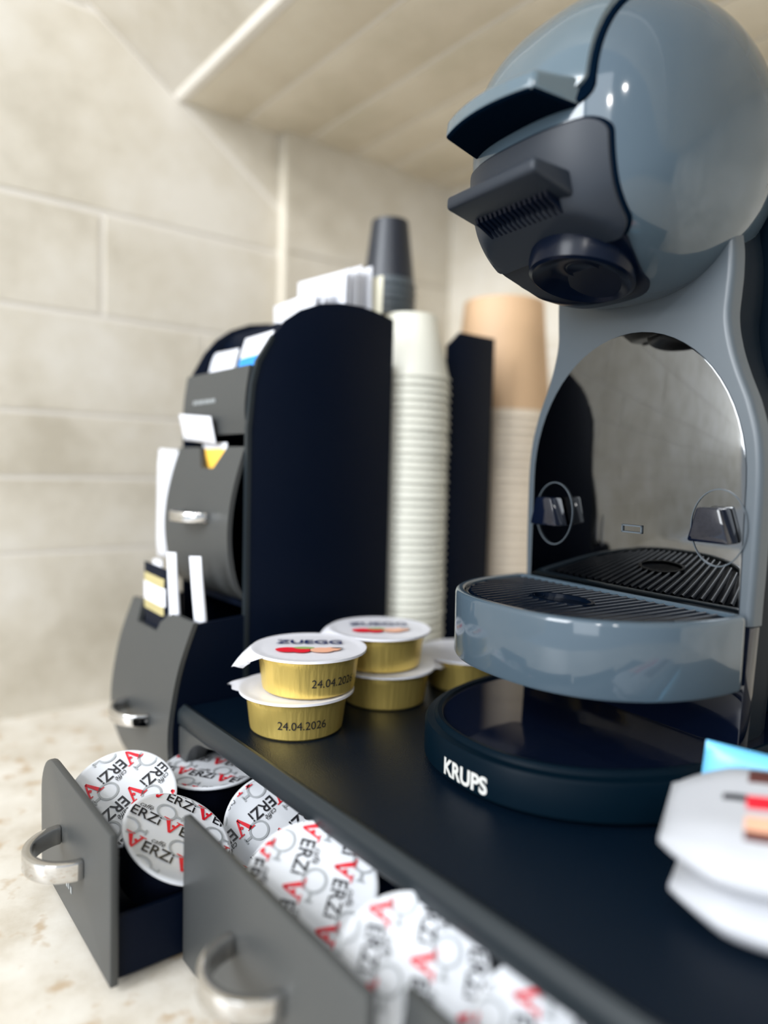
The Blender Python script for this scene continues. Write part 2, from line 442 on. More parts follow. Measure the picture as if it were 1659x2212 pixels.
for (px, py), z, lean, ex, ta, li, lab in PODS:
    c = at_z(px, py, z)
    toc = (EYE - c).normalized()
    n = Vector((0, 0, 1))*(1-lean) + toc*lean + Vector((ex[0], ex[1], 0))
    pod(c, n, img_dir(ta), li, lab)
for o in [body0] + lids: bpy.data.objects.remove(o)

# ------------------------------------------------------------------ jam cups
T_DATE = text_tris('24.04.2026', 0.0062, sx=0.95)
T_ZUEGG = text_tris('ZUEGG', 0.0110, bold=0.00030, sx=0.98, align='CENTER')
JR0, JR1, JF, JH = 0.0246, 0.0272, 0.0306, 0.0212
def jam_cup(label, loc, rotz, tab_dir, tab_droop, date_ang=None, print_ang=None, shows=True):
    root = thing('jam_cup', label, 'jam cup', loc, 0, 'gold aluminium jam cups on the platform')
    b = MB()
    def wr(a, r, z): return r*(1+0.0022*sin(a*64)+0.0012*sin(a*101)) if 0.002 < z < 0.016 else r
    b.lathe([(0, 0.0006), (JR0-0.003, 0.0004), (JR0-0.0012, 0.0), (JR0, 0.0010), (JR0+0.0003, 0.0030), (JR0+0.0018, 0.0155), (JR1, 0.0175), (JR1, 0.0196), (JF-0.0004, 0.0198), (JF, 0.0203), (JF-0.0004, 0.0206), (0, 0.0206)], 192, 0, rf=wr)
    if date_ang is not None:
        for t in T_DATE:
            vs = []
            for (u, v) in t:
                zz = 0.0065+v; rr = JR0+0.0004+(zz-0.003)*0.13+0.00025; a = date_ang + (u-0.012)/rr
                vs.append((rr*cos(a), rr*sin(a), zz))
            b.add(vs, [(0, 1, 2)], 1)
    b.build('cup', [GOLD, BLKPR], root, angle=30)
    l = MB(); n = 72; ta = tab_dir
    R = JF + 0.0002
    # lid disc with embossed rays and pull tab
    def zl(a, r): return 0.0211 + 0.00012*sin(a*30)*(r > 0.6*R)*(r < 0.93*R) + (0.0004 if r > 0.9*R else 0)
    rs = [0, 0.3*R, 0.6*R, 0.8*R, 0.9*R, 0.95*R, R]
    vs = []; fs = []
    for r in rs:
        for i in range(n):
            a = 2*pi*i/n; vs.append((r*cos(a), r*sin(a), zl(a, r)))
    for j in range(len(rs)-1):
        for i in range(n): fs.append((j*n+i, j*n+(i+1) % n, (j+1)*n+(i+1) % n, (j+1)*n+i))
    base = len(rs)-1
    for i in range(n):
        a = 2*pi*i/n; vs.append((R*cos(a), R*sin(a), 0.0202))
    for i in range(n): fs.append((base*n+i, base*n+(i+1) % n, (base+1)*n+(i+1) % n, (base+1)*n+i))
    l.add(vs, fs, 0)
    # tab: sheet leaving the rim and drooping
    nu, nv = 10, 8
    def tp(th_):
        def P(i, j):
            s = i/nu*2-1; t = j/nv
            half = 0.62*(1-t) + 0.10*t + 0.10*sin(t*pi)
            a = ta + s*half*(1-0.35*t)
            r = R*0.985 + (0.0105*t)*(1-0.55*abs(s)**2.0*(1 if t > .5 else .4))
            return (r*cos(a), r*sin(a), 0.0215 - tab_droop*t**1.3*0.0105 + 0.0005*sin(6*s+5*t)*t - th_)
        return P
    l.grid(tp(0), nu, nv, 0); l.grid(tp(0.0003), nu, nv, 0)
    if print_ang is not None:
        ca, sa = cos(print_ang), sin(print_ang)
        def put(poly, mi, dz=0.0):
            q = [(u*ca-v*sa, u*sa+v*ca) for (u, v) in ccw(list(poly))]
            l.add([(u, v, 0.02185+dz) for (u, v) in q], [tuple(range(len(q)))], mi)
        for t in T_ZUEGG: put([(u, v+0.0050) for (u, v) in t], 1)
        def blob(x, y, rx, ry, mi, dz=0, k=0.0):
            put([(1.12*(x+rx*cos(2*pi*i/18)*(1+k*sin(3*2*pi*i/18))), 1.2*(y+ry*sin(2*pi*i/18))-0.002) for i in range(18)], mi, dz)
        blob(-0.0095, -0.0055, 0.0060, 0.0042, 2, 0, .06); blob(-0.0035, -0.0065, 0.0046, 0.0040, 2, 0.00005)
        blob(-0.0022, -0.0026, 0.0050, 0.0019, 3, 0.0001, .1); blob(0.0062, -0.0058, 0.0056, 0.0042, 4, 0.00005); blob(0.0112, -0.0040, 0.0040, 0.0030, 4, 0.0001, .1)
        blob(0.0135, -0.0022, 0.0030, 0.0008, 5, 0.00015)
    o = l.build('lid', [LID, NAVYPR, RED, GREENPR, PEACHPR, BLKPR], root, angle=50)
    o['label'] = 'white foil lid with a pull tab'
    return root
CR = math.atan2(RT.y, RT.x)          # heading of the picture's right
TOC = math.atan2(-FW.y, -FW.x)       # heading towards the viewer
f0 = at_z(640, 1566, PZ)
sh = lambda c, du, z: (c.x + RT.x*du, c.y + RT.y*du, z)
jam_cup('lower gold jam cup of the front stack, white tab sticking out left', (f0.x, f0.y, PZ), 0, CR+pi-0.25, 0.25, date_ang=TOC+0.20)
jam_cup('upper gold jam cup of the front stack, lid showing fruit and lettering', sh(f0, 0.0062, PZ+0.0218), 0, CR+pi+0.25, 0.85, date_ang=TOC+0.62, print_ang=CR+0.06)
f1 = at_z(829, 1507, PZ)
jam_cup('lower gold jam cup of the rear stack behind the front stack', (f1.x, f1.y, PZ), 0, CR+0.3, 0.5)
jam_cup('upper gold jam cup of the rear stack with blurred fruit on its lid', sh(f1, -0.0035, PZ+0.0218), 0, CR+pi+0.3, 0.6, print_ang=CR+0.1)
f2 = at_z(1003, 1474, PZ)
jam_cup('single gold jam cup half hidden behind the drip tray', (f2.x, f2.y, PZ), 0, CR+pi+0.3, 0.3)

# ------------------------------------------------------------------ coffee machine
MA = radians(-5.0)
mc = thing('coffee_machine', 'slate grey pod coffee machine standing on the black platform', 'coffee machine', (-0.206, 0.320, PZ), MA)
mo = (0, 0, -PZ)
def dshape(a, b, yb, rc, n=40, p=2.5, y0=0.0):
    """plan outline: straight back at y=yb, squarish round front reaching y=-b"""
    pts = []
    for i in range(n+1):
        t = pi + pi*i/n
        c, s = cos(t), sin(t)
        pts.append((a*abs(c)**(2/p)*(1 if c > 0 else -1), y0 + (b+y0)*abs(s)**(2/p)*(-1)))
    for i in range(7):
        t = pi/2*i/6; pts.append((a-rc+rc*cos(t), yb-rc+rc*sin(t)))
    for i in range(7):
        t = pi/2+pi/2*i/6; pts.append((-a+rc+rc*cos(t), yb-rc+rc*sin(t)))
    return pts
def inset(pts, d):
    n = len(pts); out = []
    for i in range(n):
        p0, p1, p2 = Vector(pts[i-1]), Vector(pts[i]), Vector(pts[(i+1) % n])
        e = (p2-p0)
        if e.length < 1e-9: e = p2-p1
        e.normalize(); nrm = Vector((-e.y, e.x))
        out.append((p1.x+nrm.x*d, p1.y+nrm.y*d))
    return out
def loft(mb, rings, mi=0, cap0=True, cap1=True):
    n = len(rings[0][0]); vs = []; fs = []
    for (pts, z) in rings: vs += [(x, y, z) for (x, y) in pts]
    for j in range(len(rings)-1):
        for i in range(n): fs.append((j*n+i, j*n+(i+1) % n, (j+1)*n+(i+1) % n, (j+1)*n+i))
    if cap0: fs.append(tuple(reversed(range(n))))
    if cap1: fs.append(tuple((len(rings)-1)*n+i for i in range(n)))
    mb.add(vs, fs, mi)
# foot
BO = dshape(0.0775, 0.104, 0.10, 0.03, p=2.2)
b = MB()
loft(b, [(inset(BO, 0.0015), PZ+0.0015), (BO, PZ+0.003), (BO, 0.0925), (inset(BO, 0.001), 0.0938), (inset(BO, 0.0045), 0.0945), (inset(BO, 0.0052), 0.0962), (inset(BO, 0.0062), 0.0968), (inset(BO, 0.0082), 0.0964), (inset(BO, 0.009), 0.0948)], cap1=False)
base = b.build('foot', mat('satin_black_foot', (0.0008, 0.0048, 0.0095), 0.40, spec=0.04), mc, mo, angle=40)
b = MB(); loft(b, [(inset(BO, 0.0085), 0.0930), (inset(BO, 0.0085), 0.0950)])
b.build('foot_top', GLOSS, base)
base.children[-1].data.transform(Matrix.Translation(Vector(mo)))
for q in ((-0.045, -0.06), (0.045, -0.06), (0.045, 0.07), (-0.045, 0.07)):
    b = MB(); b.lathe([(0, PZ), (0.007, PZ), (0.007, PZ+0.002), (0, PZ+0.002)], 20, cx=q[0], cy=q[1])
    o = b.build('rubber_pad', BLK, base); o.data.transform(Matrix.Translation(Vector(mo)))
# maker's name wrapped on the front of the foot
T_K = text_tris('KRUPS', 0.0102, bold=0.00035, sx=0.92, align='CENTER')
def wrap_outline(pts, start):
    cum = [0]; 
    for i in range(len(pts)-1): cum.append(cum[-1]+(Vector(pts[i+1])-Vector(pts[i])).length)
    def at(s):
        s += start
        for i in range(len(cum)-1):
            if cum[i+1] >= s:
                k = (s-cum[i])/(cum[i+1]-cum[i]); p0, p1 = Vector(pts[i]), Vector(pts[i+1])
                q = p0.lerp(p1, k); e = (p1-p0).normalized(); return q + Vector((e.y, -e.x))*0.00025
        return Vector(pts[-1])
    return at
front = BO[:41]
half = sum((Vector(front[i+1])-Vector(front[i])).length for i in range(20))
wo = wrap_outline(front, half + 0.0035)
b = MB()
for t in T_K:
    vs = []
    for (u, v) in t:
        q = wo(u); vs.append((q.x, q.y, 0.0795+v))
    b.add(vs, [(0, 1, 2)])
o = b.build('lettering', WPRINT, base); o.data.transform(Matrix.Translation(Vector(mo)))
o['label'] = 'white maker name on the foot'

# column outline (half width over height)
prof = [(0.150, 0.0680), (0.160, 0.0682), (0.170, 0.0686), (0.19, 0.0690), (0.215, 0.0690), (0.232, 0.0672), (0.248, 0.0625), (0.262, 0.0565), (0.275, 0.0522), (0.286, 0.0503), (0.297, 0.0508), (0.306, 0.0512), (0.318, 0.0505), (0.335, 0.0470)]
def smooth_prof(pr, n=8):
    out = []
    for i in range(len(pr)-1):
        p0 = pr[max(i-1, 0)]; p1 = pr[i]; p2 = pr[i+1]; p3 = pr[min(i+2, len(pr)-1)]
        for k in range(n):
            t = k/n
            z = p1[0]+(p2[0]-p1[0])*t
            wv = 0.5*((2*p1[1])+(-p0[1]+p2[1])*t+(2*p0[1]-5*p1[1]+4*p2[1]-p3[1])*t*t+(-p0[1]+3*p1[1]-3*p2[1]+p3[1])*t**3)
            out.append((z, wv))
    out.append(pr[-1]); return out
sp = smooth_prof(prof, 5)
b = MB()      # grey fascia with rounded edges
ny = [(0.0, -0.0028), (0.0003, -0.0014), (0.0013, -0.0004), (0.003, 0.0), (0.009, 0.0)]
vs = []; fs = []
K = 2*len(ny)
for (z, wv) in sp:
    row = [(-(wv+d), y, z) for (y, d) in reversed(ny)] + [((wv+d), y, z) for (y, d) in ny]
    vs += row
for j in range(len(sp)-1):
    for i in range(K): fs.append((j*K+i, j*K+(i+1) % K, (j+1)*K+(i+1) % K, (j+1)*K+i))
fs.append(tuple(range(K))); fs.append(tuple((len(sp)-1)*K+i for i in reversed(range(K))))
b.add(vs, fs)
b.build('column_fascia', SLATEM, mc, mo, angle=50)
sp = [(0.0945, 0.0655), (0.12, 0.0668)] + sp
b = MB()      # glossy arched insert
def arch_poly(a, zs, ht, zb):
    pts = [(-a, zb), (a, zb), (a, zs)]
    for i in range(1, 32):
        t = pi*i/32; pts.append((a*cos(t), zs+ht*sin(t)))
    pts.append((-a, zs)); return pts
b.prism(arch_poly(0.0628, 0.212, 0.073, 0.1504), -0.0008, 0.003, 'y')
ins = b.build('mirror_panel', MIRR, mc, mo, bevel=0.0004)
ins['label'] = 'smoky glossy arched panel'
b = MB(); b.prism([(-0.0655, 0.0946), (0.0655, 0.0946), (0.0680, 0.1496), (-0.0680, 0.1496)], 0.0, 0.0078, 'y')
b.build('lower_panel', GLOSS, mc, mo, bevel=0.0005)
for xh in (-0.0460, 0.0515):       # hooks that carry the drip tray
    b = MB()
    pl = [(xh-0.0055, 0.2010), (xh+0.0055, 0.2010), (xh+0.0105, 0.1855), (xh-0.0095, 0.1855)]
    for (x, z) in []: pass
    n = 4
    b.prism(pl, -0.0105, -0.001, 'y')
    h = b.build('tray_hook', GLOSS, mc, mo, bevel=0.0012)
    b = MB()   # thin engraved outline round the hook
    out = []; R1, R2 = 0.0135, 0.0131
    for i in range(40):
        a = 2*pi*i/40
        k = 1.35 if sin(a) < 0 else 1.25
        out.append((cos(a), sin(a)*k))
    vs = []; 
    for (R, y) in ((R1, -0.0009), (R1, -0.0014), (R2, -0.0014), (R2, -0.0009)):
        vs += [(xh+R*c, y, 0.1925+R*s) for (c, s) in out]
    fs = [(j*40+i, j*40+(i+1) % 40, ((j+1) % 4)*40+(i+1) % 40, ((j+1) % 4)*40+i) for j in range(4) for i in range(40)]
    b.add(vs, fs); o = b.build('outline_ring', SLATEM, ins); o.data.transform(Matrix.Translation(Vector(mo)))
b = MB()
for (x0, x1, z0, z1) in ((0.0, 0.012, 0.1888, 0.1895), (0.0, 0.012, 0.1855, 0.1862), (0.0, 0.0007, 0.1855, 0.1895), (0.0113, 0.012, 0.1855, 0.1895)):
    b.box(x0, x1, -0.0016, -0.0006, z0, z1)
o = b.build('slot_frame', SLATEM, ins); o.data.transform(Matrix.Translation(Vector(mo)))
# black body behind the fascia, and the tank
b = MB(); vs = []; fs = []; K = 16
for (z, wv) in sp:
    for i in range(K):
        t = i/(K-1)
        a = pi*t
        vs.append((-(wv-0.003)*cos(a) if True else 0, 0.008+0.060*sin(a)**0.8, z))
for j in range(len(sp)-1):
    for i in range(K-1): fs.append((j*K+i, j*K+i+1, (j+1)*K+i+1, (j+1)*K+i))
    fs.append((j*K+K-1, j*K, (j+1)*K, (j+1)*K+K-1))
fs.append(tuple(range(K))); fs.append(tuple((len(sp)-1)*K+i for i in reversed(range(K))))
b.add(vs, fs); b.build('column_body', TANK, mc, mo, angle=60)
b = MB()
def sup(a, bb, cx, cy, n=48, p=2.6):
    return [(cx+a*abs(cos(2*pi*i/n))**(2/p)*(1 if cos(2*pi*i/n) > 0 else -1), cy+bb*abs(sin(2*pi*i/n))**(2/p)*(1 if sin(2*pi*i/n) > 0 else -1)) for i in range(n)]
loft(b, [(sup(0.060, 0.034, 0, 0.088), 0.0955), (sup(0.063, 0.036, 0, 0.088), 0.10), (sup(0.064, 0.037, 0, 0.088), 0.20), (sup(0.063, 0.036, 0, 0.088), 0.32), (sup(0.060, 0.034, 0, 0.084), 0.365), (sup(0.050, 0.026, 0, 0.078), 0.385), (sup(0.03, 0.014, 0, 0.074), 0.392)])
b.build('water_tank', TANK, mc, mo, angle=50)

# drip tray
TZ0, TZ1 = 0.1225, 0.1555
TO = dshape(0.0690, 0.0850, -0.0015, 0.006, p=2.35, n=56, y0=-0.0075)
b = MB()
loft(b, [(inset(TO, 0.004), TZ0), (inset(TO, 0.0008), TZ0+0.0006), (inset(TO, 0.0002), TZ0+0.002), (TO, TZ1-0.0022), (inset(TO, 0.0004), TZ1-0.0008), (inset(TO, 0.0014), TZ1), (inset(TO, 0.0036), TZ1), (inset(TO, 0.0044), TZ1-0.0006), (inset(TO, 0.0046), TZ1-0.0045)], cap0=True, cap1=True)
tray = b.build('drip_tray', SLATE, mc, mo, angle=40)
b = MB()
gpl_poly = inset(TO, 0.0048)
loft(b, [(gpl_poly, TZ1-0.0046), (gpl_poly, TZ1-0.0020), (inset(TO, 0.0062), TZ1-0.0014), (inset(TO, 0.0072), TZ1-0.0022)])
inner = inset(TO, 0.0074)
def yrange(x):
    ys_ = []
    for i in range(len(inner)):
        p, q = inner[i], inner[(i+1) % len(inner)]
        if (p[0]-x)*(q[0]-x) < 0: ys_.append(p[1]+(q[1]-p[1])*(x-p[0])/(q[0]-p[0]))
    return (min(ys_), max(ys_)) if len(ys_) >= 2 else None
N = 23
for k in range(N):
    x = -0.0575 + 0.115*k/(N-1)
    r = yrange(x)
    if not r: continue
    segs = [r]
    # opening in the middle
    ex = (x/0.0165)**2
    if ex < 1:
        hh = 0.0095*sqrt(1-ex); yc = -0.043
        segs = [(r[0], yc-hh), (yc+hh, r[1])]
    for (a, c) in segs:
        n = 6; vs = []
        for yy in (a, c):
            for i in range(n+1):
                t = pi*i/n; vs.append((x+0.0013*cos(t), yy, TZ1-0.0021+0.0016*sin(t)))
        fs = [(i, i+1, i+n+2, i+n+1) for i in range(n)] + [tuple(range(n+1)), tuple(range(2*n+1, n, -1))]
        b.add(vs, fs)
m_ = 36; vs = []
for (ra, rb, z) in ((0.0178, 0.0108, TZ1-0.0022), (0.0178, 0.0108, TZ1-0.0004), (0.0160, 0.0090, TZ1-0.0004), (0.0160, 0.0090, TZ1-0.0022)):
    vs += [(ra*cos(2*pi*i/m_), -0.043+rb*sin(2*pi*i/m_), z) for i in range(m_)]
b.add(vs, [(j*m_+i, j*m_+(i+1) % m_, (j+1)*m_+(i+1) % m_, (j+1)*m_+i) for j in range(3) for i in range(m_)])
o = b.build('grille', GRILL, tray, angle=40); o.data.transform(Matrix.Translation(Vector(mo)))
o['label'] = 'black ribbed grille'

# head
HY, HZ, HRY, HRZ, HW, HP = -0.012, 0.3635, 0.072, 0.066, 0.060, 2.6
def S(x, phi, off=0.0):
    xx = max(-1, min(1, x/HW)); k = max(0.0, 1-abs(xx)**HP)**(1/HP)
    c, s_ = cos(phi), sin(phi)
    # a little squarer towards the lower front, where the capsule holder sits
    wq = max(0.0, min(1.0, -s_*1.6+0.1))*max(0.0, min(1.0, c*2.0+0.3))
    q = 2.0 + 0.75*wq
    g = (abs(c)**q + abs(s_)**q)**(-1/q)
    y, z = HY-(HRY+off)*k*c*g, HZ+(HRZ+off)*k*s_*g
    over = (y*-0.4512 + z*-0.8924) - (-0.2552+off)      # flat underside facet round the nozzle
    if over > 0: y += 0.4512*over; z += 0.8924*over
    return (x, y, z)
b = MB(); NU, NV = 40, 96
def HPnt(i, j): return S(HW*sin((i/NU*2-1)*pi/2), 2*pi*j/NV)
b.grid(HPnt, NU, NV)
head = b.build('head', SLATE, mc, mo, angle=60)
def patch(name, m, x_half, phi0, phi1, off, inner=-0.004, rc=0.0, nu=24, nv=28, parent=head, bevel=0, angle=45):
    """shell lying on the head: x_half(t) half width, off(t,s) height over the head, t 0..1 from phi0 to phi1"""
    b = MB()
    def xs(i, t):
        hw = x_half(t)
        if rc:
            arc = abs(phi1-phi0)*HRY; d = min(t, 1-t)*arc
            if d < rc: hw -= rc - sqrt(max(0, rc*rc-(rc-d)**2))
        return hw*(i/nu*2-1)
    tv = [0.5-0.5*cos(pi*j/nv) for j in range(nv+1)] if rc else [j/nv for j in range(nv+1)]
    def Po(i, j):
        t = tv[j]; return S(xs(i, t), phi0+(phi1-phi0)*t, off(t, i/nu*2-1))
    def Pi(i, j):
        t = tv[j]; return S(xs(i, t), phi0+(phi1-phi0)*t, inner)
    n1 = nu+1
    vs = [Po(i, j) for j in range(nv+1) for i in range(n1)] + [Pi(i, j) for j in range(nv+1) for i in range(n1)]
    B = (nv+1)*n1; fs = []
    for j in range(nv):
        for i in range(nu):
            fs.append((j*n1+i, j*n1+i+1, (j+1)*n1+i+1, (j+1)*n1+i)); fs.append((B+j*n1+i, B+(j+1)*n1+i, B+(j+1)*n1+i+1, B+j*n1+i+1))
        fs.append((j*n1, (j+1)*n1, B+(j+1)*n1, B+j*n1)); fs.append((j*n1+nu, B+j*n1+nu, B+(j+1)*n1+nu, (j+1)*n1+nu))
    for i in range(nu):
        fs.append((i, B+i, B+i+1, i+1)); fs.append((nv*n1+i, nv*n1+i+1, B+nv*n1+i+1, B+nv*n1+i))
    b.add(vs, fs)
    o = b.build(name, m, mc if parent is mc else parent, bevel=bevel, angle=angle)
    o.data.transform(Matrix.Translation(Vector(mo)))
    return o
D = radians
# capsule holder front and its dark gap
pw = lambda t: 0.041 - 0.001*t
patch('holder_gap', DARK, lambda t: 0.0422-0.001*t, D(-8), D(-54), lambda t, s: 0.0007, rc=0.010)
holder = patch('capsule_holder', FRONT, pw, D(-9), D(-53), lambda t, s: 0.0022, rc=0.009)
holder['label'] = 'charcoal curved front plate'
# lower lip and the dark nozzle bowl
lip = patch('holder_lip', DARKG, lambda t: 0.0390-0.014*t, D(-47), D(-86), lambda t, s: 0.0012, rc=0.010, parent=holder)
b = MB()
b.lathe([(0.0, 0.0012), (0.0060, 0.0012), (0.0075, 0.0017), (0.0090, 0.0012), (0.0160, 0.0030), (0.0200, 0.0058), (0.0222, 0.0068), (0.0238, 0.0060), (0.0250, 0.001), (0.0250, -0.006), (0.0, -0.006)], 64)
q0 = Vector((0.006, -0.0440, 0.3082)); nz_ = Vector((0, -0.24, -0.97)).normalized()
RN = Vector((0, 0, 1)).rotation_difference(nz_).to_matrix()
o = b.build('nozzle', DARKG, holder, rot=RN, off=tuple(q0)); o.data.transform(Matrix.Translation(Vector(mo)))
# release lever: wedge with gripping teeth below
b = MB(); LW = 0.0272
vs = []
for sx_, k in ((-1, 1.0), (1, 1.0)):
    vs += [(sx_*(LW+0.0005), -0.066, 0.3360), (sx_*LW, -0.0985, 0.3370), (sx_*LW, -0.0988, 0.3312), (sx_*(LW+0.0005), -0.066, 0.3240)]
b.add(vs, [(0, 1, 2, 3), (7, 6, 5, 4), (0, 4, 5, 1), (1, 5, 6, 2), (2, 6, 7, 3), (3, 7, 4, 0)])
o = b.build('lever', FRONT, holder, bevel=0.0017, seg=3); o.data.transform(Matrix.Translation(Vector(mo)))
b = MB()
for k in range(15):
    x = -0.021+k*0.003
    vs = []
    for dx in (-0.0008, 0.0008):
        for q in ((-0.070, 0.3260), (-0.0860, 0.3285), (-0.0850, 0.3262), (-0.072, 0.3200)): vs.append((x+dx, q[0], q[1]))
    b.add(vs, [(0, 1, 2, 3), (7, 6, 5, 4), (0, 4, 5, 1), (1, 5, 6, 2), (2, 6, 7, 3), (3, 7, 4, 0)])
o = b.build('lever_grip', DARKG, holder); o.data.transform(Matrix.Translation(Vector(mo)))
# locking handle: band over the top ending in a flat tab at the front
patch('handle_gap', DARK, lambda t: 0.0366-0.003*t, D(-3), D(118), lambda t, s: 0.0014, rc=0.008)
hprof = lambda t: 0.0345-0.003*t
handle = patch('locking_handle', SLATEL, hprof, D(1), D(117), lambda t, s: 0.0035, rc=0.008, nv=50)
b = MB(); nx_ = 24
vs = []
for i in range(nx_+1):
    u = i/nx_*2-1
    for (y, z, wv) in ((-0.060, 0.3790, 0.0335), (-0.0735, 0.3735, 0.0335), (-0.0800, 0.3705, 0.0318), (-0.0860, 0.3700, 0.0300), (-0.0995, 0.3695, 0.0270), (-0.1005, 0.3615, 0.0270), (-0.0820, 0.3595, 0.0305), (-0.066, 0.3585, 0.0335), (-0.060, 0.3600, 0.0335)):
        bow = 0.005*(1-u*u) if y < -0.07 else 0.0
        vs.append((u*wv, y-bow, z))
K = 9
fs = [(i*K+j, i*K+(j+1) % K, (i+1)*K+(j+1) % K, (i+1)*K+j) for i in range(nx_) for j in range(K)] + [tuple(range(K)), tuple(nx_*K+i for i in reversed(range(K)))]
b.add(vs, fs)
for i in range(nx_):
    for j in range(5, 8): b.m[i*K+j] = 1
o = b.build('handle_tab', [SLATEL, DARK], handle, bevel=0.0, angle=40); o.data.transform(Matrix.Translation(Vector(mo)))
mbv = o.modifiers.new('soft', 'BEVEL'); mbv.width = 0.0018; mbv.segments = 3; mbv.limit_method = 'ANGLE'; mbv.angle_limit = D(45)

# ------------------------------------------------------------------ sachet organizer (tower)
XT0, XT1 = -0.4830, -0.3850
tw = thing('sachet_organizer', 'tall black organizer tower with curved graphite pockets by the tiled wall', 'organizer', (-0.434, 0.30, 0))
to = (0.434, -0.30, 0)
arcp = [(0.2025, 0.0), (0.2025, 0.235), (0.2050, 0.262), (0.2085, 0.276), (0.2180, 0.2930), (0.2270, 0.3035), (0.2380, 0.3115), (0.2520, 0.3175), (0.2680, 0.3205), (0.2850, 0.3210), (0.3000, 0.3190), (0.3120, 0.3160), (0.3120, 0.0)]
for (xa, xb) in ((XT1-0.003, XT1), (XT0, XT0+0.003)):
    b = MB(); b.prism(arcp, xa, xb, 'x'); b.build('side_panel', BLK, tw, to, bevel=0.0006)
b = MB(); b.prism([(0.2015, 0.07), (0.2042, 0.07), (0.2042, 0.235), (0.2066, 0.262), (0.2100, 0.2755), (0.2190, 0.2915), (0.2180, 0.2937), (0.2075, 0.277), (0.2040, 0.2625), (0.2015, 0.236)], XT1-0.0033, XT1+0.0004, 'x')
b.build('panel_edge', EDGE, tw, to)
b = MB(); b.prism([(0.3640, 0.0), (0.3640, 0.3055), (0.3760, 0.3165), (0.4130, 0.3165), (0.4130, 0.0)], XT1-0.003, XT1, 'x')
b.build('side_panel', BLK, tw, to, bevel=0.0006)
b = MB(); b.box(XT0+0.003, XT1-0.003, 0.3085, 0.3115, 0.0, 0.29); b.build('back_panel', BLK, tw, to)
b = MB(); b.box(XT0, XT1-0.003, 0.4095, 0.4125, 0.0, 0.25); b.build('back_panel', BLK, tw, to)
b = MB(); b.box(XT0+0.0005, XT1+0.0, 0.3118, 0.4092, 0.0, 0.070); b.build('base_block', BLK, tw, to)
b = MB(); b.box(XT0+0.003, XT1-0.003, 0.2045, 0.308, 0.0, 0.006); b.build('shelf', BLK, tw, to)
b = MB(); b.box(XT0+0.003, XT1-0.003, 0.212, 0.308, 0.234, 0.237); b.build('shelf', BLK, tw, to)
b = MB(); b.prism([(XT0+0.003, 0.237), (XT0+0.003, 0.300), (XT0+0.02, 0.3055), (XT1-0.02, 0.3055), (XT1-0.003, 0.300), (XT1-0.003, 0.237)], 0.2330, 0.2350, 'y'); b.build('divider', BLK, tw, to)
b = MB(); b.box(XT0+0.003, XT1-0.003, 0.2065, 0.308, 0.126, 0.129); b.build('shelf', BLK, tw, to)
b = MB(); b.box(XT0+0.003, XT0+0.004, 0.3118, 0.4092, 0.07, 0.25); b.build('side_panel', BLK, tw, to)

def curved_front(name, prof, x0, x1, notch=None, th_=0.003, m=DRAWER):
    """prof: [(y,z)] bottom to top; notch (half top, half bottom, depth, centre x)"""
    pp = []
    for i in range(len(prof)-1):
        for k in range(5):
            t = k/5
            p0 = prof[max(i-1, 0)]; p1 = prof[i]; p2 = prof[i+1]; p3 = prof[min(i+2, len(prof)-1)]
            cr = lambda c: 0.5*((2*p1[c])+(-p0[c]+p2[c])*t+(2*p0[c]-5*p1[c]+4*p2[c]-p3[c])*t*t+(-p0[c]+3*p1[c]-3*p2[c]+p3[c])*t**3)
            pp.append((cr(0), cr(1)))
    pp.append(prof[-1])
    zt = pp[-1][1]; b = MB()
    def xcols(z):
        if not notch: return [x0, x1]
        nt, nb2, dp, cx = notch; k = max(0, min(1, (zt-z)/dp)); h = nt+(nb2-nt)*k
        return [x0, cx-h, cx+h, x1]
    nc = len(xcols(0))
    vs = []
    for (y, z) in pp: vs += [(x, y, z) for x in xcols(z)]
    B = len(vs)
    vs += [(x, y+th_, z) for (x, y, z) in vs]
    fs = []; cell = set()
    R = len(pp)-1
    for j in range(R):
        zc = (pp[j][1]+pp[j+1][1])/2
        for i in range(nc-1):
            if notch and i == 1 and zc > zt-notch[2]: continue
            cell.add((i, j))
    for (i, j) in cell:
        a, b_, c, d = j*nc+i, j*nc+i+1, (j+1)*nc+i+1, (j+1)*nc+i
        fs += [(a, b_, c, d), (B+a, B+d, B+c, B+b_)]
        if (i-1, j) not in cell: fs.append((a, d, B+d, B+a))
        if (i+1, j) not in cell: fs.append((b_, B+b_, B+c, c))
        if (i, j-1) not in cell: fs.append((a, B+a, B+b_, b_))
        if (i, j+1) not in cell: fs.append((d, c, B+c, B+d))
    b.add(vs, fs)
    return b
fx0, fx1 = XT0+0.0005, XT1-0.0036
pk = curved_front('pocket', [(0.2035, 0.2335), (0.2015, 0.245), (0.2020, 0.258), (0.2045, 0.2745)], fx0+0.003, fx1).build('pocket', DRAWER, tw, to, angle=60)
m = MB()
for k, wl in enumerate((.003, .0024, .0034, .0022, .003, .0026, .003, .002)):
    m.box(-0.462+k*0.0044, -0.462+k*0.0044+wl, 0.2012, 0.2020, 0.2540, 0.2565)
m.build('lettering', FAINT, pk, to)
md = curved_front('drawer', [(0.2030, 0.1320), (0.1965, 0.1400), (0.1925, 0.1550), (0.1910, 0.1720), (0.1925, 0.1900), (0.1965, 0.2080), (0.2020, 0.2255)], XT0-0.004, fx1, (0.020, 0.009, 0.014, -0.432)).build('drawer', DRAWER, tw, to, angle=60)
b = MB(); b.box(XT0+0.0035, fx1-0.001, 0.2055, 0.30, 0.130, 0.134); b.box(XT0+0.0035, XT0+0.006, 0.2055, 0.30, 0.134, 0.205); b.box(fx1-0.003, fx1-0.001, 0.2055, 0.30, 0.134, 0.205)
b.build('drawer_tray', BLK, md, to)
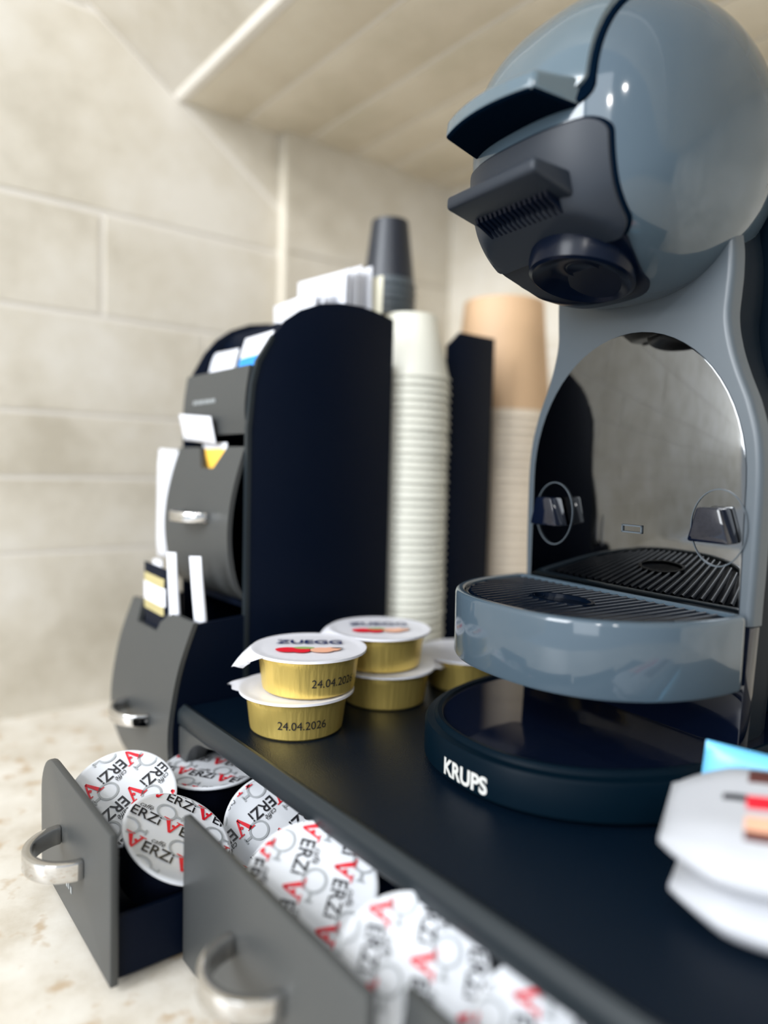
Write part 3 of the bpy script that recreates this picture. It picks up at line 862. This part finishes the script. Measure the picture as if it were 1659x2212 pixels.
ring_handle(md, -0.434, 0.1915, 0.181, to, R=0.020, wd=0.0065, t=0.004, out=0.8)
ld = curved_front('drawer', [(0.1700, 0.0070), (0.1610, 0.0220), (0.1550, 0.0420), (0.1540, 0.0600), (0.1565, 0.0800), (0.1610, 0.1000), (0.1690, 0.1225)], XT0-0.002, XT1-0.0005, (0.020, 0.016, 0.015, -0.447)).build('drawer', DRAWER, tw, to, angle=60)
b = MB()
for (xa, xb) in ((XT0+0.0005, XT0+0.003), (XT1-0.003, XT1-0.0006)):
    b.prism([(0.1735, 0.007), (0.1640, 0.0220), (0.1582, 0.0420), (0.1572, 0.0600), (0.1597, 0.0800), (0.1642, 0.1000), (0.1722, 0.1215), (0.2015, 0.1235), (0.2015, 0.007)], xa, xb, 'x')
b.box(XT0+0.003, XT1-0.003, 0.1735, 0.2015, 0.007, 0.010)
b.build('drawer_tray', BLK, ld, to)
ring_handle(ld, -0.434, 0.1545, 0.060, to, R=0.021, wd=0.0075, t=0.004, out=0.8)

# ------------------------------------------------------------------ sachets and packets
def packet(name, label, cat, w_, h_, t_, mats, loc, rot, group=None, puff=1.0, bands=None, taper=0.0):
    """flat pillow packet; local x width, z height, y thickness; bands = [(z0,z1,x0,x1,matidx)] as fractions"""
    nx, nz = 24, 24
    b = MB(); 
    def P(side):
        def f(i, j):
            u, v = i/nx, j/nz
            e = min(1, 6*min(u, 1-u))*min(1, 7*min(v, 1-v)); e = sqrt(max(e, 0))
            yy = side*(t_/2*(0.12+0.88*e*puff))
            ww = w_*(1-taper*abs(v-0.5)*2)
            return ((u-0.5)*ww, yy, v*h_)
        return f
    vs = []; fs = []; ms = []
    n1 = nx+1
    for side in (-1, 1):
        o = len(vs); g = P(side)
        vs += [g(i, j) for j in range(nz+1) for i in range(n1)]
        for j in range(nz):
            for i in range(nx):
                fs.append((o+j*n1+i, o+j*n1+i+1, o+(j+1)*n1+i+1, o+(j+1)*n1+i))
                mi = 0
                for (a, c, d, e, k) in (bands or []):
                    if a <= (j+.5)/nz <= c and d <= (i+.5)/nx <= e: mi = k
                ms.append(mi)
    o = (nz+1)*n1
    for j in range(nz):
        fs += [(j*n1, (j+1)*n1, o+(j+1)*n1, o+j*n1), (j*n1+nx, o+j*n1+nx, o+(j+1)*n1+nx, (j+1)*n1+nx)]; ms += [0, 0]
    for i in range(nx):
        fs += [(i, o+i, o+i+1, i+1), (nz*n1+i, nz*n1+i+1, o+nz*n1+i+1, o+nz*n1+i)]; ms += [0, 0]
    b.v, b.f, b.m = vs, fs, ms
    ob = b.build(name, mats, angle=60)
    ob.location = loc; ob.rotation_euler = rot
    tag(ob, label, cat, group)
    return ob
G1 = 'sachets in the top pocket'
packet('sachet', 'white sachet at the left of the top pocket', 'sachet', 0.034, 0.058, 0.006, [PAPER], (-0.4655, 0.2135, 0.2375), (D(-14), 0, D(4)), G1)
packet('sachet', 'white sachet with a bright blue corner in the top pocket', 'sachet', 0.042, 0.064, 0.006, [PAPER, BLUE], (-0.4225, 0.2135, 0.2375), (D(-14), 0, D(-3)), G1, bands=[(0.58, 0.76, 0.10, 1.0, 1)])
packet('sachet', 'orange and white sachet standing in the notch of the middle pocket', 'sachet', 0.036, 0.094, 0.006, [PAPER, ORANGE], (-0.440, 0.2085, 0.1345), (D(1), 0, 0), None, bands=[(0.70, 0.97, 0.05, 0.95, 1)])
packet('sachet', 'small white folded sachet lying over the middle pocket edge', 'sachet', 0.050, 0.018, 0.004, [PAPER], (-0.4520, 0.2015, 0.2290), (D(14), D(4), 0))
G2 = 'packets in the lower drawer'
packet('stick_sachet', 'left of two white stick sachets standing in the lower drawer', 'sachet', 0.0090, 0.150, 0.004, [PAPER], (-0.4120, 0.176, 0.0105), (D(2), D(-3), D(15)), G2, puff=.8)
packet('stick_sachet', 'right of two white stick sachets standing in the lower drawer', 'sachet', 0.0090, 0.150, 0.004, [PAPER], (-0.3900, 0.186, 0.0105), (D(3), D(-4), D(25)), G2, puff=.8)
packet('sachet', 'dark sachet with a gold and white label in the lower drawer notch', 'sachet', 0.040, 0.139, 0.007, [BLK, GOLDPR, PAPER], (-0.4460, 0.1755, 0.0105), (D(3), D(2), 0), G2, bands=[(0.80, 0.96, 0.1, 0.9, 1), (0.84, 0.92, 0.0, 0.95, 2), (0.64, 0.72, 0.2, 0.8, 2)])
packet('sachet', 'white sachet at the left edge of the lower drawer', 'sachet', 0.016, 0.138, 0.005, [PAPER], (-0.4700, 0.182, 0.0105), (0, D(-2), 0), G2)
packet('paper_packet', 'tall white paper packet hanging at the left side of the tower', 'packet', 0.044, 0.082, 0.012, [PAPER], (-0.5110, 0.2120, 0.142), (D(2), D(3), D(20)))
# upright napkins on top of the tower
heights = [0.052, 0.053, 0.054, 0.070, 0.072, 0.074, 0.076, 0.077, 0.072]
for k in range(9):
    last = k == 8
    packet('paper_sachet', ('cream paper sachet beside the black cups on the tower top' if last else 'white paper sachet standing upright in the row on the tower top'), 'sachet', 0.058, heights[k]+0.041, 0.0050, [CREAM if last else PAPER],
           (-0.434, 0.2630+k*0.0064, 0.2375), (0, D(rnd.uniform(-2, 2)), D(rnd.uniform(-3, 3))), 'paper sachets on top of the tower', puff=.9)

# ------------------------------------------------------------------ cups
def cup_mesh(r1, r2, h, lip, mats, name):
    b = MB(); t = 0.0006
    b.lathe([(r2-0.001, 0.0008), (r2+lip*.5, 0.0), (r2+lip, lip), (r2+lip*.5, 2*lip), (r2-0.0002, 2*lip+0.0003)], 40, 1 if len(mats) > 1 else 0)
    zb = 2*lip+0.0045; rb_ = r2+(r1-r2)*(zb/h)
    b.lathe([(r2-0.0002, 2*lip), (rb_, zb)], 40, 1 if len(mats) > 1 else 0)
    b.lathe([(rb_, zb), (r1, h-0.0005), (r1-0.0006, h), (r1-0.0012, h-0.0008), (0, h-0.0030)], 40, 0)
    return b.build(name, mats, angle=40)
def cup_stack(proto, x, y, z0, pitch_, n, label, toplabel, cat, group):
    for k in range(n):
        o = proto if k == 0 else proto.copy()
        if k: COL.objects.link(o)
        o.location = (x+rnd.uniform(-.0003, .0003), y+rnd.uniform(-.0003, .0003), z0+k*pitch_)
        tag(o, toplabel if k == n-1 else label, cat, group)
cw_ = cup_mesh(0.0205, 0.0305, 0.0470, 0.0010, [CUPW], 'paper_cup')
cup_stack(cw_, -0.4070, 0.3455, 0.0705, 0.00535, 40, 'cream paper cup nested in the tall stack beside the tower', 'topmost cream paper cup with its whole body showing', 'cup', 'small cream cups stacked upside down')
ck_ = cup_mesh(0.0340, 0.0430, 0.1000, 0.0013, [CUPK, CUPKR], 'kraft_cup')
cup_stack(ck_, -0.4250, 0.4660, 0.0005, 0.0066, 40, 'kraft paper cup nested in the stack behind the coffee machine', 'topmost kraft paper cup with its whole brown body showing', 'cup', 'large kraft cups stacked upside down')
cb_ = cup_mesh(0.0145, 0.0210, 0.0530, 0.0010, [CUPB, RIMB], 'black_cup')
cup_stack(cb_, -0.4520, 0.3600, 0.0705, 0.0056, 52, 'black cup nested in the small stack, only its grey rim showing', 'topmost black cup above the white paper sachets', 'cup', 'small black cups stacked upside down')

# ------------------------------------------------------------------ wrapped packs at the right
def wrapped_pack(label, loc, rot, w_, d_, t_, mats, bands):
    b = MB(); nx, ny = 30, 16
    vs = []; fs = []; ms = []; n1 = nx+1
    for side in (1, -1):
        o = len(vs)
        for j in range(ny+1):
            for i in range(n1):
                u, v = i/nx, j/ny
                eu = min(1, 5.5*min(u, 1-u)); ev = min(1, 4*min(v, 1-v))
                nar = 1-0.45*(1-eu)**1.5
                z = side*t_/2*(0.10+0.90*(eu**0.7)*(ev**0.45))
                z += 0.0006*sin(17*u+3*v)*eu
                vs.append(((u-0.5)*w_, (v-0.5)*d_*nar, z))
        for j in range(ny):
            for i in range(nx):
                fs.append((o+j*n1+i, o+j*n1+i+1, o+(j+1)*n1+i+1, o+(j+1)*n1+i))
                mi = 0
                if side == 1:
                    for (a, c, d, e, k) in bands:
                        if a <= (i+.5)/nx <= c and d <= (j+.5)/ny <= e: mi = k
                ms.append(mi)
    o = (ny+1)*n1
    for j in range(ny):
        fs += [(j*n1, (j+1)*n1, o+(j+1)*n1, o+j*n1), (j*n1+nx, o+j*n1+nx, o+(j+1)*n1+nx, (j+1)*n1+nx)]; ms += [0, 0]
    for i in range(nx):
        fs += [(i, o+i, o+i+1, i+1), (ny*n1+i, ny*n1+i+1, o+ny*n1+i+1, o+ny*n1+i)]; ms += [0, 0]
    b.v, b.f, b.m = vs, fs, ms
    ob = b.build('wrapped_snack', mats, angle=60)
    ob.location = loc; ob.rotation_euler = rot
    return tag(ob, label, 'snack pack', 'white wrapped packs on the platform')
PKM = [PACKW, BROWN, RED, PEACHPR, BLKPR]
wrapped_pack('lower white wrapped pack lying on the platform at the right edge', (-0.072, 0.243, PZ+0.0085), (0, 0, D(20)), 0.100, 0.058, 0.017, PKM, [(0.13, 0.9, 0.25, 0.75, 1)])
wrapped_pack('upper white wrapped pack with red and brown print at the right edge', (-0.075, 0.246, PZ+0.0275), (D(10), D(-3), D(22)), 0.106, 0.060, 0.019, PKM,
             [(0.22, 0.95, 0.70, 0.86, 1), (0.24, 0.80, 0.46, 0.58, 2), (0.18, 0.24, 0.47, 0.56, 4), (0.24, 0.90, 0.24, 0.40, 3), (0.23, 0.95, 0.17, 0.24, 1)])
packet('sugar_sachet', 'sky blue sachet tucked behind the white wrapped packs', 'sachet', 0.070, 0.036, 0.008, [SKYB], (-0.0990, 0.2730, PZ+0.0005), (D(-12), D(4), D(22)))

# ------------------------------------------------------------------ light
wd = bpy.data.worlds.new('room_light'); SC.world = wd; wd.use_nodes = True
bg = wd.node_tree.nodes['Background']; bg.inputs['Color'].default_value = (0.84, 0.92, 1.0, 1); bg.inputs['Strength'].default_value = 1.0
nt = wd.node_tree; tcw = nt.nodes.new('ShaderNodeTexCoord'); vd = nt.nodes.new('ShaderNodeVectorMath'); vd.operation = 'DOT_PRODUCT'
vd.inputs[1].default_value = Vector((-0.30, -0.93, 0.22)).normalized()
mr = nt.nodes.new('ShaderNodeMapRange'); mr.inputs['From Min'].default_value = -0.7; mr.inputs['From Max'].default_value = 0.9
mr.inputs['To Min'].default_value = 0.30; mr.inputs['To Max'].default_value = 1.55
nt.links.new(tcw.outputs['Generated'], vd.inputs[0]); nt.links.new(vd.outputs['Value'], mr.inputs['Value']); nt.links.new(mr.outputs['Result'], bg.inputs['Strength'])
def area(name, loc, target, sx, sy, power, col):
    l = bpy.data.lights.new(name, 'AREA'); l.shape = 'RECTANGLE'; l.size = sx; l.size_y = sy; l.energy = power; l.color = col
    o = bpy.data.objects.new(name, l); COL.objects.link(o); o.location = loc
    d = Vector(target)-Vector(loc); o.rotation_euler = d.to_track_quat('-Z', 'Y').to_euler()
    return o
area('window_light', (-0.30, -2.0, 1.20), (-0.38, 0.2, 0.1), 0.9, 1.5, 88, (0.94, 0.97, 1.0))
area('window_light', (0.75, -1.8, 1.0), (-0.3, 0.25, 0.2), 1.0, 2.0, 24, (0.90, 0.95, 1.0))
for (x, y, z) in ((0.62, -0.86, 0.92), (0.92, -0.62, 1.10)):
    l = bpy.data.lights.new('ceiling_spot', 'AREA'); l.shape = 'DISK'; l.size = 0.09; l.energy = 3.5; l.color = (1, 0.97, 0.92)
    o = bpy.data.objects.new('ceiling_spot', l); COL.objects.link(o); o.location = (x, y, z)
    d = Vector((-0.25, 0.25, 0.2))-Vector((x, y, z)); o.rotation_euler = d.to_track_quat('-Z', 'Y').to_euler()
